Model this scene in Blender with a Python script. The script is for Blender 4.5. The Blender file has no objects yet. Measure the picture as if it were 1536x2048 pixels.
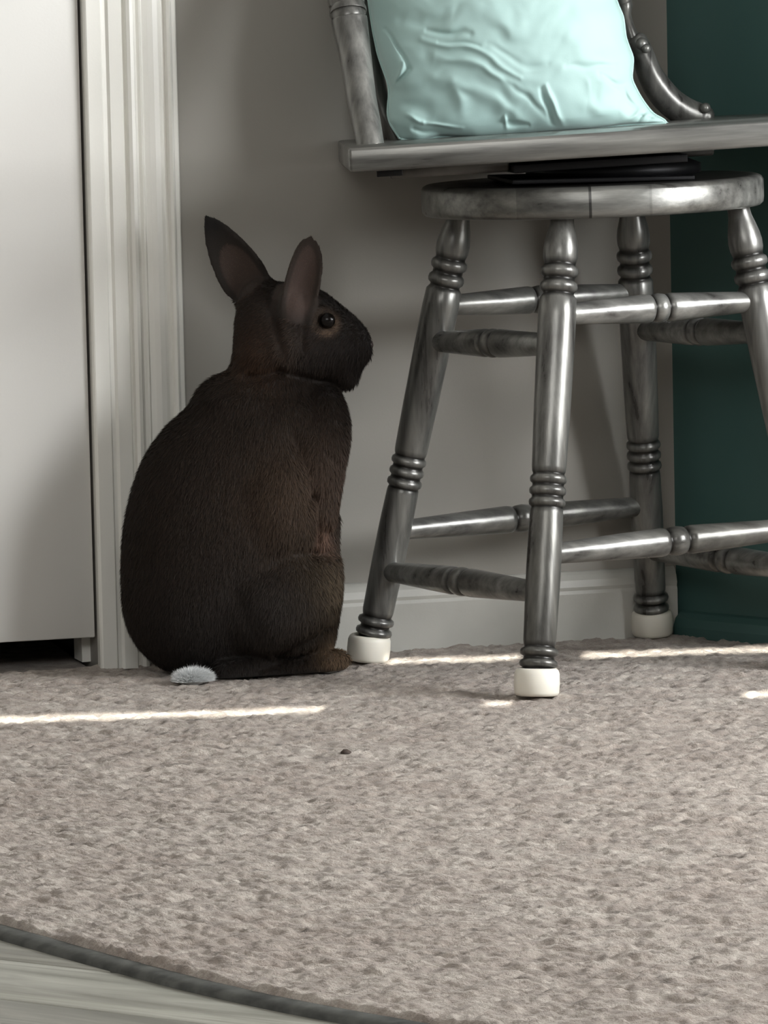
import bpy, bmesh, math, random
import numpy as np
from mathutils import Vector, Matrix
from math import sin, cos, pi, radians, atan2, sqrt

scene = bpy.context.scene
col = scene.collection
rng = np.random.default_rng(4)
random.seed(4)

# ------------------------------------------------------------------ camera
PITCH, ROLL = radians(5.457), radians(1.26)
fw = Vector((0, cos(PITCH), -sin(PITCH)))
r0 = Vector((1, 0, 0)); u0 = r0.cross(fw)
rt = cos(ROLL) * r0 - sin(ROLL) * u0
up = rt.cross(fw)
cam_d = bpy.data.cameras.new('camera'); cam = bpy.data.objects.new('camera', cam_d); col.objects.link(cam)
cam.matrix_world = Matrix(((rt.x, up.x, -fw.x, 0), (rt.y, up.y, -fw.y, 0), (rt.z, up.z, -fw.z, .711), (0, 0, 0, 1)))
cam_d.sensor_fit = 'HORIZONTAL'; cam_d.sensor_width = 36; cam_d.lens = 36 * 10080 / 1536
cam_d.clip_start = .05; cam_d.clip_end = 60
scene.camera = cam

# ------------------------------------------------------------------ light
vs = scene.view_settings
vs.view_transform = 'Standard'; vs.look = 'None'; vs.exposure = 0.9; vs.gamma = 1; vs.use_curve_mapping = False
world = bpy.data.worlds.new('world'); scene.world = world; world.use_nodes = True
bg = world.node_tree.nodes['Background']
bg.inputs[0].default_value = (.86, .95, 1, 1); bg.inputs[1].default_value = .40

def area(name, loc, target, sx, sy, power, color):
    l = bpy.data.lights.new(name, 'AREA'); l.shape = 'RECTANGLE'; l.size = sx; l.size_y = sy; l.energy = power; l.color = color
    o = bpy.data.objects.new(name, l); col.objects.link(o); o.location = loc
    o.rotation_euler = (Vector(target) - Vector(loc)).to_track_quat('-Z', 'Y').to_euler()
    return o
area('window_light', (2.52, 4.30, 1.15), (0, 5.2, .45), 1.4, 1.2, 70, (.98, .99, 1))
area('front_fill_light', (-.5, .6, 2.05), (.1, 5.6, .5), 2.2, 1.0, 26, (1, .99, .97))  # added fill lamp to brighten the wall and door, no known source
SUN_AZ, SUN_EL = radians(-5), radians(14)
sun_dir = Vector((-sin(SUN_AZ) * cos(SUN_EL), cos(SUN_AZ) * cos(SUN_EL), -sin(SUN_EL)))
sl = bpy.data.lights.new('sun', 'SUN'); sl.energy = 15; sl.angle = radians(.12); sl.color = (1, .96, .86)
so = bpy.data.objects.new('sun', sl); col.objects.link(so); so.rotation_euler = sun_dir.to_track_quat('-Z', 'Y').to_euler(); so.location = (4, -3, 3)

DATA = {"rabbit_at": [-0.1878, 5.61, 0], "ell": [[0.0042, -0.0028, 0.1198, 0.1106, 0.0833, 0.1233, 0, 0.02], [0.0374, 0.0, 0.2003, 0.1011, 0.0778, 0.1306, 14, 0.02], [-0.0173, -0.0056, 0.1936, 0.075, 0.0667, 0.1056, 18, 0.02], [-0.0248, -0.0083, 0.0732, 0.0778, 0.0722, 0.075, 0, 0.02], [0.0653, 0.0, 0.267, 0.0794, 0.0583, 0.0656, 0, 0.02], [0.0142, -0.0056, 0.2948, 0.0367, 0.04, 0.0367, 30, 0.012], [0.0054, 0.0, 0.3047, 0.02, 0.0278, 0.0189, 0, 0.008], [0.0439, 0.0, 0.3038, 0.0444, 0.0444, 0.0306, 10, 0.015], [0.0244, -0.0111, 0.2928, 0.04, 0.0389, 0.0322, -30, 0.015], [0.0683, -0.0489, 0.1902, 0.0467, 0.0367, 0.0833, -3, 0.008], [0.0645, -0.0422, 0.0807, 0.0678, 0.0533, 0.0622, 0, 0.01], [0.1148, -0.025, 0.1001, 0.02, 0.0333, 0.0389, 6, 0.01], [0.103, -0.0194, 0.0295, 0.0211, 0.025, 0.0344, 0, 0.008], [0.12, 0.0, 0.0944, 0.0167, 0.0333, 0.0667, 0, 0.02], [0.1179, -0.0306, 0.2348, 0.0278, 0.0278, 0.0528, 2, 0.01], [0.1224, -0.0289, 0.1871, 0.0133, 0.0167, 0.0389, 8, 0.008], [0.1269, -0.0056, 0.2744, 0.0211, 0.0333, 0.0472, 0, 0.02], [0.0686, 0.0028, 0.3366, 0.0467, 0.0444, 0.0528, 0, 0.014], [0.0624, 0.0028, 0.3814, 0.0367, 0.0344, 0.05, 0, 0.015], [0.0934, 0.0, 0.3921, 0.0456, 0.0367, 0.04, 12, 0.02], [0.1164, 0.0, 0.376, 0.0456, 0.0322, 0.0389, 30, 0.02], [0.0981, 0.0, 0.3557, 0.0511, 0.0367, 0.0289, 0, 0.02], [0.1496, 0.0, 0.3652, 0.0317, 0.0211, 0.0261, 48, 0.02], [0.1489, 0.0, 0.3328, 0.0144, 0.0133, 0.0189, -12, 0.012]], "cap": [[0.0076, -0.0611, 0.006, 0.1283, -0.025, 0.0116, 0.016, 0.0135, 0.005], [0.1211, -0.0267, 0.0098, 0.1367, -0.0211, 0.011, 0.0125, 0.01, 0.006], [0.1248, -0.0306, 0.1704, 0.1174, -0.0333, 0.1385, 0.0085, 0.0085, 0.006], [0.0548, 0.0056, 0.4149, 0.0683, 0.0028, 0.3925, 0.022, 0.026, 0.012], [0.0913, -0.025, 0.4047, 0.0847, -0.025, 0.3604, 0.017, 0.02, 0.01], [0.0891, 0.0333, -0.0079, 0.1261, 0.0333, 0.0055, 0.012, 0.012, 0.008], [0.1299, 0.0111, 0.1663, 0.1264, 0.0056, 0.1343, 0.0085, 0.0085, 0.006]], "ears": [[0.0546, 0.0139, 0.4145, -0.0022, 0.0111, 0.5068, -0.15, -1.0, 0.0, 0.0275, 0.3, 0.5], [0.0868, -0.0267, 0.3799, 0.1136, -0.0211, 0.4827, 0.25, -1.0, 0.1, 0.0205, 0.45, 0.8]], "folds": [[0.0909, 0.2663, 0.1071, 0.199, 0.0078, 0.005], [0.1071, 0.199, 0.116, 0.1486, 0.0067, 0.0033], [0.0686, 0.0264, 0.1221, 0.0521, 0.005, 0.0056], [0.0459, 0.01, 0.1131, 0.0254, 0.0044, 0.0056], [0.0879, 0.1391, 0.1212, 0.135, 0.005, 0.0039], [0.1246, 0.1595, 0.1311, 0.1314, 0.005, 0.005], [0.0426, 0.333, 0.076, 0.3378, 0.0056, 0.0089], [0.076, 0.3378, 0.1476, 0.3179, 0.0056, 0.0067], [0.098, 0.3301, 0.1193, 0.2935, 0.0089, 0.0028], [0.093, 0.4715, 0.0995, 0.3939, 0.0006, 0.0], [0.1033, 0.4159, 0.102, 0.3605, 0.0044, 0.0044], [0.0694, 0.4111, 0.0793, 0.361, 0.0044, 0.0044], [0.0513, 0.2337, 0.0908, 0.2607, 0.0122, 0.0033], [0.1265, 0.246, 0.1373, 0.2318, 0.0044, 0.0033], [0.0031, 0.3071, 0.0532, 0.3116, 0.0067, -0.0022], [0.0597, 0.1218, 0.0937, 0.149, 0.0078, 0.0028], [0.0256, 0.0946, 0.0468, 0.0493, 0.01, 0.0028]], "eye": [0.1299, -0.0333, 0.3926], "eye2": [0.1293, 0.0289, 0.3891], "nose": [0.1757, 0.0, 0.3624], "tail": [-0.0277, -0.0844, 0.0031, 0.018, 0.011, 0.0075], "toes": [[0.1372, -0.0211, 0.0098]], "pts": {"muzzle": [0.1604, 0.0, 0.3487], "eye": [0.1299, -0.0333, 0.3926], "nape": [0.0538, -0.0222, 0.3498], "flank": [0.0896, -0.0556, 0.1959], "tip1": [-0.0032, 0.0111, 0.5096], "tip2": [0.1137, -0.0211, 0.4871], "rump": [-0.02, -0.0556, 0.0199], "haunch": [0.1204, -0.0444, 0.0937], "crown": [0.1219, 0.0, 0.4193], "paw": [0.1204, -0.0333, 0.1485], "foot": [0.1307, -0.0278, 0.0176], "earroot": [0.0906, -0.0389, 0.3667], "arm": [0.1258, -0.0333, 0.2153], "hock": [0.0596, -0.0833, 0.0772], "cheek": [0.1094, -0.0333, 0.3437]}, "pl": [[0.0269, 0.591], [0.014, 0.6118], [0.0151, 0.6367], [0.017, 0.646], [0.0108, 0.6661], [0.005, 0.6828], [-0.0004, 0.7117], [-0.0047, 0.7449], [-0.0047, 0.7946], [-0.0051, 0.8496], [-0.0132, 0.9103]], "pr": [[0.3253, 0.6022], [0.3066, 0.6131], [0.2957, 0.6289], [0.2849, 0.6501], [0.2876, 0.675], [0.2802, 0.6945], [0.2773, 0.7222], [0.2698, 0.7389], [0.2685, 0.7886], [0.2733, 0.8436], [0.2827, 0.9038]], "pb": [[0.0269, 0.591], [0.0491, 0.5866], [0.0715, 0.5927], [0.1159, 0.5896], [0.1716, 0.5928], [0.2384, 0.5969], [0.283, 0.6014], [0.3253, 0.6022]], "pt": [[-0.0132, 0.9103], [0.0612, 0.8977], [0.1995, 0.8946], [0.2827, 0.9038]], "cr": [[0.0575, 0.7215, 0.1098, 0.6994, 0.005, -0.005], [0.03, 0.7331, 0.0937, 0.729, 0.0122, -0.005], [0.0489, 0.7106, 0.1617, 0.6584, 0.0067, 0.004], [0.0737, 0.7018, 0.1178, 0.6842, 0.0039, -0.003], [0.0076, 0.7226, 0.0354, 0.6733, 0.0033, -0.005], [0.0354, 0.6733, 0.0227, 0.6504, 0.0044, -0.007], [0.0288, 0.6779, 0.014, 0.6118, 0.0039, 0.006], [0.0678, 0.6826, 0.1449, 0.6477, 0.0089, 0.004], [0.0673, 0.6605, 0.1716, 0.5917, 0.0122, 0.004], [0.1394, 0.6506, 0.1996, 0.6021, 0.0078, -0.003], [0.1864, 0.6412, 0.1996, 0.6021, 0.0039, -0.005], [0.192, 0.6439, 0.208, 0.6047, 0.0039, 0.004], [0.2505, 0.6481, 0.2892, 0.639, 0.0044, -0.004], [0.2809, 0.6392, 0.2917, 0.6251, 0.0044, -0.005], [0.2337, 0.643, 0.2893, 0.6473, 0.0089, 0.005], [0.2441, 0.6012, 0.3, 0.6199, 0.0039, 0.005], [0.2663, 0.6007, 0.3055, 0.6153, 0.0028, -0.006], [0.2841, 0.6003, 0.3066, 0.6131, 0.0028, 0.005], [0.2969, 0.6, 0.3099, 0.6108, 0.0028, -0.005], [0.2278, 0.6265, 0.2722, 0.62, 0.0139, 0.005], [0.0357, 0.6113, 0.055, 0.6053, 0.0039, 0.005], [0.055, 0.6053, 0.0993, 0.5921, 0.0033, 0.005], [0.0449, 0.5989, 0.0714, 0.5905, 0.0044, -0.008], [0.1384, 0.6035, 0.1438, 0.5934, 0.0033, 0.006], [0.1411, 0.5968, 0.1716, 0.5928, 0.0039, -0.007], [0.0278, 0.6336, 0.0718, 0.6105, 0.0167, -0.004], [0.0864, 0.6434, 0.0996, 0.6099, 0.01, 0.004], [0.1186, 0.7257, 0.196, 0.7074, 0.0167, 0.003], [0.1962, 0.7185, 0.2509, 0.673, 0.0167, 0.0025], [0.129, 0.6868, 0.1953, 0.6687, 0.0067, -0.002], [0.2173, 0.6572, 0.2728, 0.6559, 0.0056, -0.0025]], "postL": [[-0.0055, 5.52, 0.5812, 0.015], [-0.0083, 5.53, 0.6018, 0.0155], [-0.0152, 5.55, 0.641, 0.0165], [-0.0199, 5.57, 0.6793, 0.0175], [-0.0247, 5.585, 0.7111, 0.0195], [-0.0267, 5.59, 0.7244, 0.02], [-0.0271, 5.59, 0.7277, 0.0175], [-0.0276, 5.592, 0.7304, 0.0205], [-0.0281, 5.594, 0.7354, 0.0205], [-0.0286, 5.596, 0.7382, 0.0175], [-0.0291, 5.598, 0.7409, 0.02], [-0.0304, 5.6, 0.7564, 0.02], [-0.0338, 5.63, 0.8119, 0.018], [-0.0373, 5.67, 0.9126, 0.015], [-0.0382, 5.7, 0.9804, 0.014]], "postL2": [[0.0269, 5.66, 0.5806, 0.013], [0.0194, 5.66, 0.5953, 0.0125], [0.0066, 5.66, 0.6252, 0.012], [-0.0006, 5.66, 0.656, 0.0125], [-0.0071, 5.66, 0.6896, 0.013], [-0.0136, 5.66, 0.7231, 0.014], [-0.018, 5.67, 0.7789, 0.013], [-0.0217, 5.68, 0.9126, 0.012], [-0.0237, 5.7, 0.9801, 0.012]], "armR": [[0.3845, 5.74, 0.6038, 0.0055], [0.38, 5.74, 0.6044, 0.011], [0.3687, 5.74, 0.6064, 0.0145], [0.3503, 5.735, 0.6125, 0.0165], [0.3343, 5.73, 0.6237, 0.0165], [0.3207, 5.725, 0.6399, 0.016], [0.3116, 5.72, 0.6554, 0.0145], [0.3049, 5.715, 0.6724, 0.0135], [0.2992, 5.71, 0.6855, 0.0135], [0.2948, 5.71, 0.694, 0.0125], [0.2926, 5.71, 0.6974, 0.009]], "spinR": [[0.2915, 5.71, 0.6963, 0.0085], [0.2883, 5.71, 0.7082, 0.0065], [0.2854, 5.715, 0.7223, 0.006], [0.2847, 5.72, 0.7325, 0.0085], [0.2826, 5.72, 0.7449, 0.01], [0.2824, 5.72, 0.7954, 0.011], [0.2828, 5.71, 0.9738, 0.009]], "knobs": [[0.3062, 5.695, 0.6843, 0.0055], [0.3741, 5.725, 0.6156, 0.006], [0.3015, 5.7, 0.6894, 0.0075]], "armfoot": [0.3831, 5.735, 0.6028], "seatL": [[-0.0336, 5.38, 0.5612], [-0.033, 5.38, 0.5873]], "seatR": [[0.419, 5.4, 0.579], [0.4194, 5.4, 0.6041]], "case": [-0.346, -0.2375], "crumb": [-0.0433, 4.9366, 0.0]}

# ------------------------------------------------------------------ helpers
def lin(c): return c / 12.92 if c <= .04045 else ((c + .055) / 1.055) ** 2.4
def srgb(r, g, b): return (lin(r / 255), lin(g / 255), lin(b / 255), 1)
def tag(o, label=None, cat=None, group=None, kind=None):
    if label: o['label'] = label
    if cat: o['category'] = cat
    if group: o['group'] = group
    if kind: o['kind'] = kind
    return o
def link(name, me, mat=None, parent=None, loc=(0, 0, 0)):
    o = bpy.data.objects.new(name, me); col.objects.link(o); o.location = loc
    if mat: me.materials.append(mat)
    if parent: o.parent = parent
    return o
def mesh(name, verts, faces, mat=None, parent=None, loc=(0, 0, 0), smooth=True, cols=None):
    me = bpy.data.meshes.new(name); me.from_pydata([tuple(map(float, v)) for v in verts], [], [tuple(map(int, f)) for f in faces]); me.update()
    if smooth: me.polygons.foreach_set('use_smooth', [True] * len(me.polygons))
    if cols is not None:
        a = me.color_attributes.new('Col', 'FLOAT_COLOR', 'POINT'); a.data.foreach_set('color', np.asarray(cols, np.float32).ravel())
    return link(name, me, mat, parent, loc)
def fast_mesh(name, V, Fc, mat=None, parent=None, loc=(0, 0, 0), cols=None, smooth=True):
    n = Fc.shape[1]
    me = bpy.data.meshes.new(name); me.vertices.add(len(V)); me.vertices.foreach_set('co', np.asarray(V, np.float32).ravel())
    me.loops.add(Fc.size); me.loops.foreach_set('vertex_index', Fc.astype(np.int32).ravel())
    me.polygons.add(len(Fc)); me.polygons.foreach_set('loop_start', np.arange(len(Fc), dtype=np.int32) * n); me.polygons.foreach_set('loop_total', np.full(len(Fc), n, np.int32))
    me.update(calc_edges=True)
    if smooth: me.polygons.foreach_set('use_smooth', np.ones(len(Fc), bool))
    if cols is not None:
        a = me.color_attributes.new('Col', 'FLOAT_COLOR', 'POINT'); a.data.foreach_set('color', np.asarray(cols, np.float32).ravel())
    return link(name, me, mat, parent, loc)
def box(name, c, size, mat, parent=None, rz=0, bevel=0, ry=0, seg=2):
    bm = bmesh.new(); bmesh.ops.create_cube(bm, size=1)
    bmesh.ops.scale(bm, vec=size, verts=bm.verts)
    if bevel: bmesh.ops.bevel(bm, geom=bm.edges[:], offset=bevel, segments=seg, profile=.5, affect='EDGES')
    me = bpy.data.meshes.new(name); bm.to_mesh(me); bm.free()
    if bevel: me.polygons.foreach_set('use_smooth', [True] * len(me.polygons))
    o = link(name, me, mat, parent, c); o.rotation_euler = (0, ry, rz)
    return o
def frame_of(d, hint=(0, 0, 1)):
    d = Vector(d).normalized(); h = Vector(hint)
    if abs(d.dot(h)) > .95: h = Vector((0, 1, 0))
    a = d.cross(h).normalized(); b = a.cross(d).normalized()
    return a, b
def lathe(name, p0, p1, prof, mat, parent=None, n=32, glaze=True):
    """prof: (t in metres from p0 along the axis, radius, glaze or painted shade 0..1)"""
    p0 = Vector(p0); p1 = Vector(p1); d = (p1 - p0).normalized(); a, b = frame_of(d)
    V = []; F = []; C = []
    for t, r, g in prof:
        for k in range(n):
            th = 2 * pi * k / n
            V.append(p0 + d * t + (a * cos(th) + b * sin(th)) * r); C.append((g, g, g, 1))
    m = len(prof)
    for i in range(m - 1):
        for k in range(n):
            F.append((i * n + k, (i + 1) * n + k, (i + 1) * n + (k + 1) % n, i * n + (k + 1) % n))
    F.append(tuple(range(n))); F.append(tuple((m - 1) * n + k for k in reversed(range(n))))
    return mesh(name, V, F, mat, parent, cols=C)
def tube(name, pts, mat, parent=None, n=20, steps=8):
    """pts: [(x,y,z,r)] smoothed with Catmull-Rom, closed by round ends"""
    P = np.array(pts, float); Q = []
    for i in range(len(P) - 1):
        p0 = P[max(i - 1, 0)]; p1 = P[i]; p2 = P[i + 1]; p3 = P[min(i + 2, len(P) - 1)]
        for s in np.arange(steps) / steps:
            Q.append(.5 * ((2 * p1) + (-p0 + p2) * s + (2 * p0 - 5 * p1 + 4 * p2 - p3) * s * s + (-p0 + 3 * p1 - 3 * p2 + p3) * s ** 3))
    Q.append(P[-1]); Q = np.array(Q); V = []; F = []
    T = np.gradient(Q[:, :3], axis=0)
    for q, t in zip(Q, T):
        a, b = frame_of(t, (0, 1, 0))
        for k in range(n):
            th = 2 * pi * k / n; V.append(Vector(q[:3]) + (a * cos(th) + b * sin(th)) * max(q[3], .0005))
    m = len(Q)
    for i in range(m - 1):
        for k in range(n): F.append((i * n + k, i * n + (k + 1) % n, (i + 1) * n + (k + 1) % n, (i + 1) * n + k))
    F.append(tuple(reversed(range(n)))); F.append(tuple((m - 1) * n + k for k in range(n)))
    return mesh(name, V, F, mat, parent, cols=[(0, 0, 0, 1)] * len(V))
def ellipsoid(name, c, rad, mat, parent=None, seg=24, rings=14, cols=None):
    bm = bmesh.new(); bmesh.ops.create_uvsphere(bm, u_segments=seg, v_segments=rings, radius=1)
    bmesh.ops.scale(bm, vec=rad, verts=bm.verts)
    me = bpy.data.meshes.new(name); bm.to_mesh(me); bm.free(); me.polygons.foreach_set('use_smooth', [True] * len(me.polygons))
    return link(name, me, mat, parent, c)

# smooth value noise on a 2-D grid for geometry
def vnoise(x, y, seed):
    g = np.random.default_rng(seed).random((64, 64))
    xi = np.floor(x).astype(int); yi = np.floor(y).astype(int); fx = x - xi; fy = y - yi
    fx = fx * fx * (3 - 2 * fx); fy = fy * fy * (3 - 2 * fy); xi %= 64; yi %= 64; xj = (xi + 1) % 64; yj = (yi + 1) % 64
    return (g[xi, yi] * (1 - fx) + g[xj, yi] * fx) * (1 - fy) + (g[xi, yj] * (1 - fx) + g[xj, yj] * fx) * fy

# ------------------------------------------------------------------ materials
def new_mat(name, base=(.5, .5, .5, 1), rough=.6, metal=0.0):
    m = bpy.data.materials.new(name); m.use_nodes = True; nt = m.node_tree; b = nt.nodes['Principled BSDF']
    b.inputs['Base Color'].default_value = base; b.inputs['Roughness'].default_value = rough; b.inputs['Metallic'].default_value = metal
    return m, nt, b
def tex_noise(nt, scale, detail=4, stretch=(1, 1, 1), rough=.55, dist=0):
    tc = nt.nodes.new('ShaderNodeTexCoord'); mp = nt.nodes.new('ShaderNodeMapping'); mp.inputs['Scale'].default_value = stretch
    nz = nt.nodes.new('ShaderNodeTexNoise'); nz.inputs['Scale'].default_value = scale; nz.inputs['Detail'].default_value = detail; nz.inputs['Roughness'].default_value = rough; nz.inputs['Distortion'].default_value = dist
    nt.links.new(tc.outputs['Object'], mp.inputs[0]); nt.links.new(mp.outputs[0], nz.inputs['Vector']); return nz
def ramp(nt, src, stops):
    r = nt.nodes.new('ShaderNodeValToRGB'); e = r.color_ramp.elements
    while len(e) < len(stops): e.new(.5)
    for k, (p, c) in enumerate(stops): e[k].position = p; e[k].color = c
    nt.links.new(src, r.inputs[0]); return r
def bump(nt, b, src, strength, dist):
    n = nt.nodes.new('ShaderNodeBump'); n.inputs['Strength'].default_value = strength; n.inputs['Distance'].default_value = dist
    nt.links.new(src, n.inputs['Height']); nt.links.new(n.outputs[0], b.inputs['Normal']); return n
def mix(nt, a, b_, fac, typ='MIX'):
    m = nt.nodes.new('ShaderNodeMix'); m.data_type = 'RGBA'; m.blend_type = typ
    for s, v in ((m.inputs[6], a), (m.inputs[7], b_), (m.inputs[0], fac)):
        if hasattr(v, 'links') or isinstance(v, bpy.types.NodeSocket): nt.links.new(v, s)
        else: s.default_value = v
    return m.outputs[2]

def painted(name, c1, c2, scale, rough, stretch=(1, 1, 1), bs=.15):
    m, nt, b = new_mat(name, c1, rough); nz = tex_noise(nt, scale, 3, stretch)
    r = ramp(nt, nz.outputs[0], [(.3, c1), (.7, c2)]); nt.links.new(r.outputs[0], b.inputs['Base Color'])
    nz2 = tex_noise(nt, 380, 2); bump(nt, b, nz2.outputs[0], bs, .0006); return m
M_wall = painted('grey_wall_paint', srgb(146, 142, 135), srgb(151, 148, 141), 3, .5)
M_green = painted('teal_wall_paint', srgb(60, 92, 88), srgb(66, 98, 94), 4, .5)
M_door = painted('door_paint', srgb(206, 204, 199), srgb(212, 211, 206), 3, .45, bs=.1)
M_trim = painted('white_trim_paint', srgb(222, 221, 214), srgb(233, 232, 225), 14, .4, (1, 1, .15), bs=.12)
M_dark, _, _ = new_mat('black_metal', (.012, .012, .013, 1), .45, .6)
M_under = painted('dark_stained_wood', srgb(60, 56, 52), srgb(92, 88, 82), 20, .6, (1, 1, 1))
M_cap, nt, b = new_mat('white_rubber', srgb(226, 222, 210), .45); b.inputs['Subsurface Weight'].default_value = .1; b.inputs['Subsurface Radius'].default_value = (.004, .003, .002)
M_out = painted('room_wall_paint', srgb(150, 147, 142), srgb(155, 152, 147), 3, .7)

def silver_wood(name, stretch):
    m, nt, b = new_mat(name, (.3, .3, .3, 1), .3, .5)
    nz = tex_noise(nt, 62, 5, stretch, .62, .1)
    r = ramp(nt, nz.outputs[0], [(.28, srgb(76, 75, 73)), (.46, srgb(120, 120, 117)), (.60, srgb(142, 142, 138)), (.80, srgb(172, 172, 167))])
    n2 = tex_noise(nt, 9, 3, stretch)
    r2 = ramp(nt, n2.outputs[0], [(.35, (.55, .54, .52, 1)), (.62, (1, 1, 1, 1))])
    c = mix(nt, r.outputs[0], r2.outputs[0], 1.0, 'MULTIPLY')
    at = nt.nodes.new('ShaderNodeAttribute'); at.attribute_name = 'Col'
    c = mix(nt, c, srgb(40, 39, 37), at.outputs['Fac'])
    nt.links.new(c, b.inputs['Base Color'])
    mr = nt.nodes.new('ShaderNodeMapRange'); mr.inputs[3].default_value = .2; mr.inputs[4].default_value = .42
    nt.links.new(nz.outputs[0], mr.inputs[0]); nt.links.new(mr.outputs[0], b.inputs['Roughness'])
    bump(nt, b, nz.outputs[0], .25, .0015)
    return m
M_silver_z = silver_wood('antiqued_silver_paint_upright', (1, 1, .07))
M_silver_x = silver_wood('antiqued_silver_paint_flat', (.07, 1, 1))
M_disc = silver_wood('antiqued_silver_glued_boards', (.07, 1, 1))
nt = M_disc.node_tree; b = nt.nodes['Principled BSDF']; src_ = b.inputs['Base Color'].links[0].from_socket
tc = nt.nodes.new('ShaderNodeTexCoord'); sx3 = nt.nodes.new('ShaderNodeSeparateXYZ'); nt.links.new(tc.outputs['Object'], sx3.inputs[0])
mr = nt.nodes.new('ShaderNodeMapRange'); mr.inputs[1].default_value = -.19; mr.inputs[2].default_value = .19; nt.links.new(sx3.outputs[0], mr.inputs[0])
bd = ramp(nt, mr.outputs[0], [(0, (.95, .95, .93, 1)), (.265, (.68, .68, .67, 1)), (.468, (.2, .2, .2, 1)), (.475, (.92, .92, .91, 1)), (.64, (.80, .80, .79, 1)), (.645, (1.05, 1.05, 1.04, 1))]); bd.color_ramp.interpolation = 'CONSTANT'
nt.links.new(mix(nt, src_, bd.outputs[0], 1.0, 'MULTIPLY'), b.inputs['Base Color'])

# ------------------------------------------------------------------ setting
A = atan2(.2857, .9583)
e_w = Vector((.9583, .2857, 0)); n_w = Vector((.2857, -.9583, 0)); W0 = Vector((0, 5.785, 0))
def wp(s, off, z): return W0 + e_w * s + n_w * off + Vector((0, 0, z))
def wbox(name, s0, s1, o0, o1, z0, z1, mat, parent=None, bevel=0):
    return box(name, wp((s0 + s1) / 2, (o0 + o1) / 2, (z0 + z1) / 2), (s1 - s0, o1 - o0, z1 - z0), mat, parent, rz=A, bevel=bevel)
S_CORNER = .353
DOOR_R = -.343; DOOR_L = DOOR_R - .76
CZ = .012   # thickness of the carpet; walls start below it
w = wbox('wall_back', DOOR_R, S_CORNER + .05, -.10, 0, -.02, 2.45, M_wall); tag(w, kind='structure')
wl = wbox('wall_back_left', DOOR_L - .9, DOOR_L, -.10, 0, -.02, 2.45, M_wall); tag(wl, kind='structure')
wt = wbox('wall_over_door', DOOR_L, DOOR_R, -.10, 0, 2.06, 2.45, M_wall); tag(wt, kind='structure')
# dark enclosure added behind the door to keep light out of its gap
M_blackout, _, _ = new_mat('dark_blackout_paint', srgb(70, 68, 66), .9)
for nm, a in dict(wall_blackout_rear=(DOOR_L - .12, DOOR_R + .12, -.95, -.85, -.02, 2.45), wall_blackout_left=(DOOR_L - .12, DOOR_L - .02, -.85, -.1, -.02, 2.45), wall_blackout_right=(DOOR_R + .02, DOOR_R + .12, -.85, -.1, -.02, 2.45), ceiling_blackout=(DOOR_L - .12, DOOR_R + .12, -.95, 0, 2.45, 2.5)).items():
    tag(wbox(nm, *a, M_blackout), kind='structure')
# door leaf
dr = bpy.data.objects.new('door_1', None); col.objects.link(dr); dr.location = wp((DOOR_L + DOOR_R) / 2, 0, 0); tag(dr, 'plain off-white door leaf with a dark gap under it', kind='structure')
def rebase(o, parent):
    o.parent = parent; o.location = o.location - parent.location
d = wbox('door_leaf', DOOR_L + .004, DOOR_R - .0035, -.031, .004, .0325, 2.045, M_door, bevel=.0015); rebase(d, dr)
d = wbox('door_stop', DOOR_R - .010, DOOR_R + .0, -.075, -.036, .0, 2.05, M_trim); rebase(d, dr)
d = wbox('door_stop', DOOR_L, DOOR_L + .010, -.075, -.036, .0, 2.05, M_trim); rebase(d, dr)
d = lathe('door_knob', wp(DOOR_L + .07, .004, .95), wp(DOOR_L + .07, .07, .95), [(0, .026, 0), (.006, .026, 0), (.009, .011, 0), (.03, .011, 0), (.036, .024, 0), (.05, .028, 0), (.06, .022, 0), (.064, .008, 0)], M_dark); rebase(d, dr); d['label'] = 'dark round door knob'
# fluted casing, profile across its width (mm): (s, height)
prof = [(0, 0), (0, 12), (1.5, 15), (3, 16), (19, 16), (21, 13.5), (25, 13), (28, 16), (43, 16), (44.5, 12), (47, 12), (48.5, 17), (52, 19), (56, 18), (58, 12), (61, 9.5), (64, 12), (66, 12.5), (68, 10), (74, 12), (80, 12.8), (86, 11.5), (90, 8.5), (94, 8), (96, 13), (99, 14.5), (101, 13), (103, 9), (107, 8.5), (108.5, 7), (108.5, 0)]
def casing(name, s_at, flip=1, top=2.10):
    V = []; F = []; m = len(prof)
    for z in (-.004, top):
        for (s, h) in prof: V.append(wp(s_at + flip * s / 1000, h / 1000, z))
    for i in range(m): F.append((i, (i + 1) % m, m + (i + 1) % m, m + i) if flip > 0 else (i, m + i, m + (i + 1) % m, (i + 1) % m))
    F.append(tuple(reversed(range(m))) if flip > 0 else tuple(range(m))); F.append(tuple(range(m, 2 * m)) if flip > 0 else tuple(reversed(range(m, 2 * m))))
    o = mesh(name, V, F, M_trim, smooth=False); tag(o, kind='structure'); return o
casing('trim_1', DOOR_R, 1); casing('trim_2', DOOR_L, -1)
tag(wbox('trim_3', DOOR_L - .10, DOOR_R + .10, 0, .016, 2.10, 2.19, M_trim, bevel=.003), kind='structure')
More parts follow.
